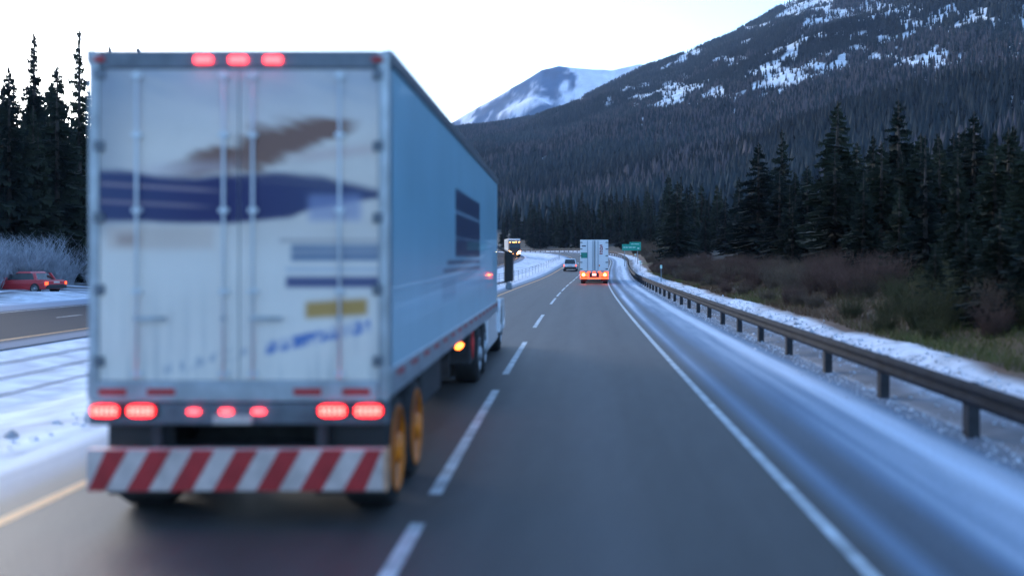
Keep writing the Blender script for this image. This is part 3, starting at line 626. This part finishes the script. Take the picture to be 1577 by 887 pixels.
# rear frame
for sgn in (-1, 1): MB().box(*(sorted((sgn*HW, sgn*(HW-.09)))), -.02, .08, ZB-.06, ZT).build('corner_post', M['alum'], tk, bevel=.015)
MB().box(-HW+.09, HW-.09, -.02, .08, ZT-.16, ZT).build('rear_header', M['dalum'], tk, bevel=.015)
MB().box(-HW+.09, HW-.09, -.04, .08, ZB-.06, ZB+.12).build('rear_sill', M['alum'], tk, bevel=.015)
def door_col(px, py):
    """colours of the print, px/py being where the shape sits on the photographed doors"""
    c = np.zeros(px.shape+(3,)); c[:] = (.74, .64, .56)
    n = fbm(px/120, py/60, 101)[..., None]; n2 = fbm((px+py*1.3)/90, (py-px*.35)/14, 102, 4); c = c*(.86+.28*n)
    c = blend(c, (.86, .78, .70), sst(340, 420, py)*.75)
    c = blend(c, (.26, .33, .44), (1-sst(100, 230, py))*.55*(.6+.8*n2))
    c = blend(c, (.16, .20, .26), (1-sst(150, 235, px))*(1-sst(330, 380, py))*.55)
    # brown brush stroke sweeping up to the right
    t_ = (px-290)/240; cy = 256 - 60*t_; hw = 42*np.clip(1-np.abs(t_-.45)*1.25, 0.05, 1)
    c = blend(c, (.17, .055, .035), sst(1.25, .35, np.abs(py-cy)/hw + (n2-.5)*1.6)*sst(-.25, .15, t_)*(1-sst(.95, 1.15, t_))*.95)
    c = blend(c, (.62, .42, .38), g(py, 236 + (px-520)*-.12, 9)*sst(420, 490, px)*(1-sst(560, 600, px))*.6)
    c = blend(c, (.55, .44, .46), g(py, 262-.06*(px-250), 11)*sst(180, 250, px)*(1-sst(330, 400, px))*.5)
    # navy ribbon
    top = np.interp(px, [70, 180, 300, 420, 500, 600], [258, 262, 274, 266, 272, 296]); bot = np.interp(px, [70, 200, 360, 450, 480, 600], [336, 342, 345, 334, 322, 304])
    w = sst(top-5, top+8, py + (n2-.5)*10)*(1-sst(bot-6, bot+4, py + (n2-.5)*5))
    c = blend(c, (.025, .042, .13), w); c = blend(c, (.006, .010, .10), w*g(px, 340, 120))
    c = blend(c, (.42, .30, .32), w*(g(py, 283+(px-150)*.06, 2.5)*(1-sst(300, 360, px))*.7 + g(py, 310+(px-150)*.05, 2.5)*(1-sst(280, 340, px))*.6))
    c = blend(c, (.24, .28, .46), rect(px, py, 475, 556, 300, 340, 9)*.7)
    c = blend(c, (.62, .45, .36), rect(px, py, 165, 330, 350, 384, 8)*.55); c = blend(c, (.36, .20, .16), rect(px, py, 180, 215, 360, 378, 8)*.6)
    c = blend(c, (.42, .42, .42), .45*sst(400, 600, py)*sst(.45, .75, fbm(px/9, py/160, 140, 3)))
    # panels of print on the right door
    c = blend(c, (.30, .24, .24), rect(px, py, 430, 592, 368, 373, 3)*.6)
    c = blend(c, (.02, .11, .24), rect(px, py, 448, 588, 377, 402, 4)*(.55+.5*fbm(px/300, py/4, 120, 2)))
    c = blend(c, (.25, .36, .50), rect(px, py, 440, 590, 412, 418, 3)*.5)
    c = blend(c, (.015, .04, .17), rect(px, py, 440, 590, 426, 443, 4)*.92)
    c = blend(c, (.50, .25, .02), rect(px, py + (px-520)*.06, 470, 566, 462, 488, 6)*.92)
    l = py + (px-480)*.22
    c = blend(c, (.10, .20, .46), rect(px, l, 410, 570, 512, 530, 5)*(.35+.9*sst(.45, .6, fbm(px/7, l/12, 130, 2))))
    c = blend(c, (.22, .28, .38), rect(px, l, 250, 380, 512, 526, 6)*.55*sst(.4, .6, fbm(px/8, l/14, 131, 2)))
    return c
SCL = 1600/TY
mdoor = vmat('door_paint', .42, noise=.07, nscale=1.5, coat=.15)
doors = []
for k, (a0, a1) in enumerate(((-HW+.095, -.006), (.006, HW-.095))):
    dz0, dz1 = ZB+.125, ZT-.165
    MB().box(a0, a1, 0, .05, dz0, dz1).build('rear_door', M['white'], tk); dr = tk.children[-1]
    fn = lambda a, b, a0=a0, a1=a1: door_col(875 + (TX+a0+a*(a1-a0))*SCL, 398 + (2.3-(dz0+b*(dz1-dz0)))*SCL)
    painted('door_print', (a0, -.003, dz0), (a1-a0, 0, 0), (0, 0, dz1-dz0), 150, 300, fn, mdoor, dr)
    for xr in ((a0+.33, a1-.12) if k == 0 else (a0+.12, a1-.33)):
        MB().tube((xr, -.035, dz0+.02), (xr, -.035, dz1-.02), .013, 8).build('lock_rod', M['white'], dr, True)
        for zz in (dz0+.04, dz0+.75, dz0+1.45, dz0+2.1, dz1-.08): MB().box(xr-.04, xr+.04, -.045, -.004, zz, zz+.04).build('rod_bracket', M['white'], dr)
        MB().box(xr-.02, xr+.26 if k == 0 and xr < a0+.5 or k == 1 and xr < a0+.2 else xr+.02, -.055, -.045, dz0+.52, dz0+.555).build('handle', M['alum'], dr)
    for q in range(5):
        xx = a0 if k == 0 else a1; MB().box(xx-.045, xx+.045, -.03, -.004, dz0+.12+q*.62, dz0+.21+q*.62).build('hinge', M['dalum'], dr, bevel=.008)
# marker lamps on the header
for dx in (-.30, 0, .30): MB().box(dx-.075, dx+.075, -.05, -.021, ZT-.115, ZT-.06).build('marker_light', M['lensdim'], tk, bevel=.02)
for dx in (-HW+.1, HW-.1): MB().box(dx-.05, dx+.05, -.045, -.021, ZT-.11, ZT-.06).build('marker_light', M['tapered'], tk, bevel=.015)
# lamp bar and tail lamps
MB().box(-HW, HW, -.03, .06, .86, ZB-.07).build('lamp_bar', M['dalum'], tk, bevel=.02)
def oval(cx, cz, w, h, y0, y1, m, nm='tail_light'):
    r = lambda y: [(cx + w*math.copysign(abs(cos(a))**.55, cos(a)), y, cz + h*math.copysign(abs(sin(a))**.8, sin(a))) for a in np.linspace(0, 2*pi, 25)[:-1]]
    return MB().loft([r(y0), r(y1)]).build(nm, M[m], tk, bevel=.01)
for xx in (-1.135, -.825, .82, 1.13):
    oval(xx, .99, .148, .072, -.055, -.031, 'black', 'lamp_housing')
    tl = oval(xx, .99, .118, .052, -.075, -.056, 'lens')
    for q in range(5):
        for zz in (-.018, .018): MB().box(xx-.088+q*.044-.009, xx-.088+q*.044+.009, -.0795, -.0765, .99+zz-.009, .99+zz+.009).build('led', M['hotled'], tl)
for xx in (-.28, 0, .28): oval(xx-.1, .98, .055, .02, -.05, -.031, 'lensdim', 'marker_light')
for j in range(6):
    if j in (2, 3): continue
    MB().box(-1.2+j*.42, -1.2+j*.42+.24, -.044, -.041, ZB+.0, ZB+.06).build('tape_strip', M['tapered'], tk)
MB().box(-.21, .12, -.05, -.031, .875, .95).build('licence_plate', M['tapewhite'], tk)
# underride guard with diagonal red and white bands
ug = MB().box(-1.27, 1.27, -.12, -.02, .31, .67).build('underride_guard', M['tapewhite'], tk, bevel=.012)
for j in range(7):
    x0 = -1.30+j*.37; zz = (.315, .665); pts = []
    l0, l1 = max(-1.26, x0), min(1.26, x0+.19)
    xs = [(x0, zz[0]), (x0+.19, zz[0]), (x0+.19+.20, zz[1]), (x0+.20, zz[1])]
    xs = [(min(1.26, max(-1.26, a)), b) for a, b in xs]
    MB().loft([[(a, q, b) for a, b in xs] for q in (-.1245, -.121)]).build('red_band', M['tapered'], ug)
MB().box(1.272, 1.30, -.12, .02, .31, .67).build('bumper_end', M['tanflap'], ug)
for xx in (-.75, .68): MB().box(xx, xx+.08, -.02, .07, .62, .88).build('guard_bracket', M['frame'], tk)
for sgn in (-1, 1):
    MB().box(sgn*1.2-.0 if sgn < 0 else .62, -.62 if sgn < 0 else 1.24, .16, .185, .22, .98).build('mud_flap', M['black'], tk)
    for yy in (.78, 2.02): wheel(tk, sgn*1.03, yy, .52, .42, sgn, rimr=.78)
for xx in (-.5, .5): MB().box(xx-.05, xx+.05, .3, LT-.3, .86, ZB).build('chassis_rail', M['frame'], tk)
for yy in (.78, 2.02): MB().tube((-.9, yy, .52), (.9, yy, .52), .08, 12).build('axle', M['frame'], tk)
MB().box(-.8, .8, 1.15, 1.65, .34, .85).build('suspension', M['frame'], tk, bevel=.04)
MB().box(.45, 1.2, 2.75, 4.6, .60, ZB-.03).build('battery_box', M['frame'], tk, bevel=.03)
for yy in (5.9,): MB().box(HW-.02, HW+.045, yy-.22, yy+.28, ZB-.105, ZB-.055).build('side_marker_light', M['amber'], tk, bevel=.01)
for sgn in (-1, 1):
    b = MB().box(sgn*.85-.07, sgn*.85+.07, 8.1, 8.24, .35, ZB); b.box(sgn*.85-.14, sgn*.85+.14, 8.02, 8.32, .30, .35); b.build('landing_leg', M['frame'], tk)
c_ = (HW-.06, 9.0, .83); dd = .27
MB().box(.7, HW-.08, 8.6, 9.4, .5, ZB-.03).build('tool_box', M['frame'], tk, bevel=.02)
MB().loft([[(q, c_[1]-dd, c_[2]), (q, c_[1], c_[2]-dd), (q, c_[1]+dd, c_[2]), (q, c_[1], c_[2]+dd)] for q in (HW-.075, HW-.06)]).build('warning_placard', M['placard'], tk)
# tractor
for sgn in (-1, 1):
    for yy in (10.4, 11.75): wheel(tk, sgn*1.02, yy, .52, .42, sgn, rim='alum', rimr=.6)
    wheel(tk, sgn*1.06, 17.0, .52, .32, sgn, rim='alum', rimr=.6)
    MB().box(*sorted((sgn*.6, sgn*1.22)), 12.7, 16.2, .30, 1.12).build('side_skirt', M['carwhite'], tk, bevel=.1)
    fb = MB(); pf = [(17+.66*cos(a), .52+.66*sin(a)) for a in np.linspace(0, pi, 12)] + [(17-.74, .52), (17-.74, 1.15), (16.4, 1.32), (17.9, 1.32), (18.2, .8), (18.2, .5)]
    ring = [(17+.60*cos(a), .50+.60*sin(a)) for a in np.linspace(pi, 0, 12)] + [(18.3, .5), (18.3, .9), (17.9, 1.28), (16.5, 1.3), (16.15, 1.1), (16.15, .5)]
    fb.loft([[(q, a, b) for a, b in ring] for q in (sgn*.75, sgn*1.27)]).build('wheel_fender', M['carwhite'], tk, bevel=.03)
    mr = MB().box(*sorted((sgn*1.32, sgn*1.56)), 16.9, 17.0, 1.72, 2.48).build('mirror', M['black'], tk, bevel=.04)
    MB().tube((sgn*1.1, 16.8, 2.62), (sgn*1.46, 16.95, 2.42), .03, 8).build('mirror_arm', M['black'], mr); MB().tube((sgn*1.1, 16.8, 1.66), (sgn*1.46, 16.95, 1.74), .025, 8).build('mirror_arm', M['black'], mr)
    MB().box(*sorted((sgn*1.36, sgn*1.52)), 16.88, 17.02, 1.52, 1.70).build('lower_mirror', M['galv'], mr, bevel=.03)
    MB().tube((sgn*1.0, 14.75, 1.2), (sgn*1.0, 14.75, 3.9), .07, 12).build('exhaust_stack', M['chrome'], tk, True)
MB().box(-1.12, 1.12, 14.85, 17.1, 1.0, 3.2).build('cab', M['carwhite'], tk, bevel=.12)
MB().loft([[(-1.1, 14.9, 3.2), (1.1, 14.9, 3.2), (1.1, 14.95, 3.95), (-1.1, 14.95, 3.95)], [(-1.1, 17.0, 3.15), (1.1, 17.0, 3.15), (.9, 16.5, 3.5), (-.9, 16.5, 3.5)]]).build('roof_fairing', M['carwhite'], tk, bevel=.06)
MB().loft([[(-.95, 17.1, .7), (.95, 17.1, .7), (.9, 17.1, 1.95), (-.9, 17.1, 1.95)], [(-.85, 18.7, .7), (.85, 18.7, .7), (.75, 18.7, 1.6), (-.75, 18.7, 1.6)]]).build('bonnet', M['carwhite'], tk, bevel=.1)
for sgn in (-1, 1): MB().box(*sorted((sgn*1.121, sgn*1.126)), 15.9, 16.8, 2.1, 2.9).build('side_window', M['glass'], tk)
MB().box(-1.0, 1.0, 17.101, 17.11, 2.1, 2.95).build('windscreen', M['glass'], tk)
MB().box(-.45, .45, 9.6, 18.4, .65, .95).build('tractor_frame', M['frame'], tk)
MB().box(-.85, .85, 12.4, 18.2, .28, .64).build('engine_block', M['frame'], tk, bevel=.05)
MB().box(-1.15, 1.15, 18.5, 18.8, .3, .75).build('front_bumper', M['chrome'], tk, bevel=.05)

# ------------------------------------------------------------ far truck ahead
ang = lambda s_: -float(np.interp(s_, SS, th))
def at(s_, u_): x, y = P(s_, u_); return (float(x), float(y), float(zroad(s_))+.004)
ft = empty('box_trailer_truck', at(94.5, .92), ang(94.5), 'white box trailer truck ahead in the right lane with glowing red tail lamps', 'truck')
MB().box(-1.28, 1.28, .06, 14.6, 1.10, 3.98).build('trailer_body', mat('bright_white', (.80, .82, .86), .4), ft, bevel=.03)
wmat = bpy.data.materials['bright_white']; gmat = mat('seal_grey', (.30, .36, .44), .5)
for k, (a0, a1) in enumerate(((-1.22, -.01), (.01, 1.22))):
    dr = MB().box(a0, a1, 0, .05, 1.2, 3.92).build('rear_door', wmat, ft)
    for xr in ((a0+.62, a1-.12) if k == 0 else (a0+.08, a0+.34)): MB().tube((xr, -.04, 1.2), (xr, -.04, 3.9), .028, 6).build('lock_rod', gmat, dr)
    for q in range(5): xx = a0+.05 if k == 0 else a1-.05; MB().box(xx-.14, xx+.10, -.04, -.004, 1.3+q*.6, 1.37+q*.6).build('hinge', M['frame'], dr)
MB().box(-.02, .02, -.02, -.001, 1.2, 3.92).build('door_seal', M['frame'], ft)
MB().box(-1.2, -.62, -.008, -.002, 2.32, 2.82).build('green_print', M['teal'], ft)
MB().box(-1.12, -.75, -.008, -.002, 3.36, 3.46).build('dark_print', M['navy'], ft)
for (a, b, c1, d1) in ((.50, .74, 3.42, 3.52), (.56, .78, 3.30, 3.38), (.50, .60, 3.12, 3.28), (.66, .78, 3.10, 3.26), (.50, .78, 2.98, 3.06), (.50, .60, 2.80, 2.96), (.66, .76, 2.82, 2.94), (.48, .76, 2.66, 2.76)): MB().box(a, b, -.01, -.002, c1, d1).build('red_lettering', M['redprint'], ft)
MB().box(.42, .52, -.008, -.002, 1.55, 1.72).build('small_print', M['ochre'], ft)
MB().box(-1.30, 1.30, -.05, .05, .98, 1.2).build('rear_sill', M['tapewhite'], ft)
for (a, b) in ((-1.3, -.9), (.9, 1.3), (-.6, -.35), (-.12, .12), (.35, .6)): MB().box(a, b, -.06, -.051, 1.0, 1.10).build('tape_strip', M['redglow'], ft)  # the tape's glow is painted tail lamp bloom
MB().box(-1.28, -.45, -.03, .05, .62, .97).build('red_bloom_panel', M['redglow'], ft); MB().box(.45, 1.28, -.03, .05, .62, .97).build('red_bloom_panel', M['redglow'], ft)  # added glowing panels that paint the bloom around the brake lamps
MB().box(-.44, .44, -.02, .05, .55, .97).build('centre_panel', M['frame'], ft)
MB().box(-.18, .18, -.06, -.021, .72, .92).build('licence_plate', mat('lit_plate', (.8, .3, .25), .4, emit=(1, .25, .2), es=1.2), ft)
for sgn in (-1, 1): MB().tube((sgn*.97, -.07, .80), (sgn*.97, -.031, .80), .13, 16).build('brake_light', M['hotlens'], ft)
MB().box(-1.28, 1.28, -.1, -.02, .42, .55).build('underride_guard', M['redglow'], ft)  # red emission on the guard paints bloom from the lamps above
for sgn in (-1, 1):
    MB().box(*sorted((sgn*.62, sgn*1.22)), .5, .53, .2, .9).build('mud_flap', M['black'], ft)
    for yy in (1.1, 2.4, 11, 12.3): wheel(ft, sgn*1.02, yy, .5, .42, sgn, rim='alum', rimr=.6)
    wheel(ft, sgn*1.05, 16.8, .5, .32, sgn, rim='alum', rimr=.6)
MB().box(-1.15, 1.15, 14.9, 17.4, .6, 3.4).build('cab', M['carwhite'], ft, bevel=.1)
MB().box(-.5, .5, .3, 14.9, .8, 1.1).build('chassis_rail', M['frame'], ft)

# ------------------------------------------------------------ cars
def car(name, s_, u_, label, paint, suv=True, rz=0, cat='car', loc=None):
    e = empty(name, loc or at(s_, u_), ang(s_)+rz, label, cat)
    H = 1.75 if suv else 1.42; L = 4.6; hw = .93; bel = 1.02 if suv else .90
    def rg(y, w, z0, z1): return [(-w, y, z0), (w, y, z0), (w, y, (z0+z1)*.55), (w*.94, y, z1), (-w*.94, y, z1), (-w, y, (z0+z1)*.55)]
    MB().loft([rg(0, hw*.90, .42, bel-.06), rg(.18, hw*.98, .30, bel), rg(1.2, hw, .26, bel+.02), rg(3.2, hw, .26, bel-.02), rg(4.3, hw*.94, .28, bel-.2), rg(L, hw*.8, .36, bel-.32)]).build('body', M[paint], e, bevel=.06)
    y0, y1 = (.12, 3.35) if suv else (.75, 3.2)
    def rg2(z, ya, yb, w): return [(-w, ya, z), (w, ya, z), (w, yb, z), (-w, yb, z)]
    MB().loft([rg2(bel-.04, y0, y1, hw*.92), rg2(H-.12, y0+(.28 if suv else .55), y1-.75, hw*.76)]).build('window_band', M['glass'], e, bevel=.03)
    MB().loft([rg2(H-.125, y0+(.26 if suv else .53), y1-.73, hw*.78), rg2(H, y0+(.40 if suv else .7), y1-.95, hw*.70)]).build('roof', M[paint], e, bevel=.03)
    for sgn in (-1, 1):
        MB().loft([[(sgn*hw*.95, y0-.02, bel-.05), (sgn*hw*.84, y0-.02, bel-.05), (sgn*hw*.70, y0+.25, H-.1), (sgn*hw*.80, y0+.25, H-.1)], [(sgn*hw*.95, y0+.14, bel-.05), (sgn*hw*.84, y0+.14, bel-.05), (sgn*hw*.70, y0+.42, H-.1), (sgn*hw*.80, y0+.42, H-.1)]]).build('roof_pillar', M[paint], e)
        MB().box(*sorted((sgn*hw*.98, sgn*(hw*.98-.17))), -.02, .12, bel-.34, bel-.12).build('tail_light', M['redglow'], e, bevel=.02)
        MB().box(*sorted((sgn*.93, sgn*1.13)), 2.85, 2.97, bel+.0, bel+.16).build('mirror', M[paint], e, bevel=.03)
        MB().box(*sorted((sgn*.5, sgn*.74)), L-.16, L-.02, .60, .74).build('headlight', M['tapewhite'], e, bevel=.02)
        for yy in (.85, 3.65): wheel(e, sgn*.84, yy, .345, .23, sgn, rim='alum', rimr=.68)
    MB().box(-.86, .86, -.06, .14, .34, .60).build('bumper', M['black'], e, bevel=.04)
    MB().box(-.26, .26, -.012, .02, .68, .80).build('licence_plate', M['tapewhite'], e)
    return e
car('white_suv', 145, -3.15, 'small white sport utility vehicle ahead in the left lane beside the far truck', 'carwhite')
x, y = -32.5, 66.0; s_, u_ = su_of(x, y)
car('red_car', s_, u_, 'red saloon car on the verge beyond the opposite carriageway at the left edge', 'red', False, radians(78), loc=(x, y, float(zground(s_, u_))+.1))

# oncoming truck with headlamps
ot = empty('oncoming_truck', at(214, -16.4), ang(214)+radians(4), 'oncoming truck with bright orange headlamps beyond the trailer mirror', 'truck')
MB().box(-1.28, 1.28, 2.6, 15, 1.1, 3.9).build('box_body', M['white'], ot, bevel=.03)
MB().loft([[(-1.15, 0, .55), (1.15, 0, .55), (1.15, 0, 1.9), (-1.15, 0, 1.9)], [(-1.2, .5, .5), (1.2, .5, .5), (1.15, .6, 3.1), (-1.15, .6, 3.1)], [(-1.2, 2.4, .5), (1.2, 2.4, .5), (1.15, 2.4, 3.5), (-1.15, 2.4, 3.5)]]).build('cab', M['frame'], ot, bevel=.06)
MB().loft([[(-1.02, -.03, 1.95), (1.02, -.03, 1.95), (1.0, .42, 2.85), (-1.0, .42, 2.85)], [(-1.02, .0, 1.95), (1.02, .0, 1.95), (1.0, .45, 2.85), (-1.0, .45, 2.85)]]).build('windscreen', M['glass'], ot)
for sgn in (-1, 1):
    MB().tube((sgn*.85, -.05, .98), (sgn*.85, 0.02, .98), .19, 16).build('headlight', M['head'], ot)
    MB().tube((sgn*.5, -.05, .7), (sgn*.5, 0.02, .7), .1, 12).build('fog_light', M['headamber'], ot)
    MB().box(*sorted((sgn*1.0, sgn*1.18)), -.04, 0.0, 1.25, 1.36).build('marker_light', M['headamber'], ot)
    for yy in (.9, 4, 11, 12.4): wheel(ot, sgn*1.02, yy, .5, .36, sgn, rim='alum', rimr=.6)
for dx in (-.9, -.3, 0, .3, .9): MB().box(dx-.06, dx+.06, .5, .56, 3.1, 3.17).build('roof_light', M['headamber'], ot)
oc = car('oncoming_car', 228, -21.0, 'oncoming car with lit headlamps beside the oncoming truck', 'carwhite', False, pi)
for sgn in (-1, 1): MB().box(*sorted((sgn*.5, sgn*.78)), 4.60, 4.68, .58, .76).build('headlight', M['head'], oc)

# ------------------------------------------------------------ haze
hz = MB().box(-4200, 4200, -2600, 5600, -14, 1400).build('haze', None); hz['kind'] = 'stuff'; tag(hz, 'thin blue evening haze filling the valley', 'haze')
hm = bpy.data.materials.new('haze'); hm.use_nodes = True; t = hm.node_tree; t.nodes.clear()
pv = t.nodes.new('ShaderNodeVolumePrincipled'); pv.inputs['Color'].default_value = (.50, .68, 1, 1); pv.inputs['Density'].default_value = .00006; pv.inputs['Anisotropy'].default_value = .1
om = t.nodes.new('ShaderNodeOutputMaterial'); t.links.new(pv.outputs[0], om.inputs['Volume']); hz.data.materials.append(hm)

# where trees or shrubs share a description, count them from the left
same = {}
for o in S.objects:
    if o.parent is None and o.get('category') in ('tree', 'shrub'): same.setdefault(o['label'], []).append(o)
for l_, os_ in same.items():
    if len(os_) < 2: continue
    os_.sort(key=lambda o: o.location.x/max(o.location.y, 1))
    for k, o in enumerate(os_):
        if k < 16 and len(l_.split()) <= 13: o['label'] = ORD[k] + ' from left, ' + l_
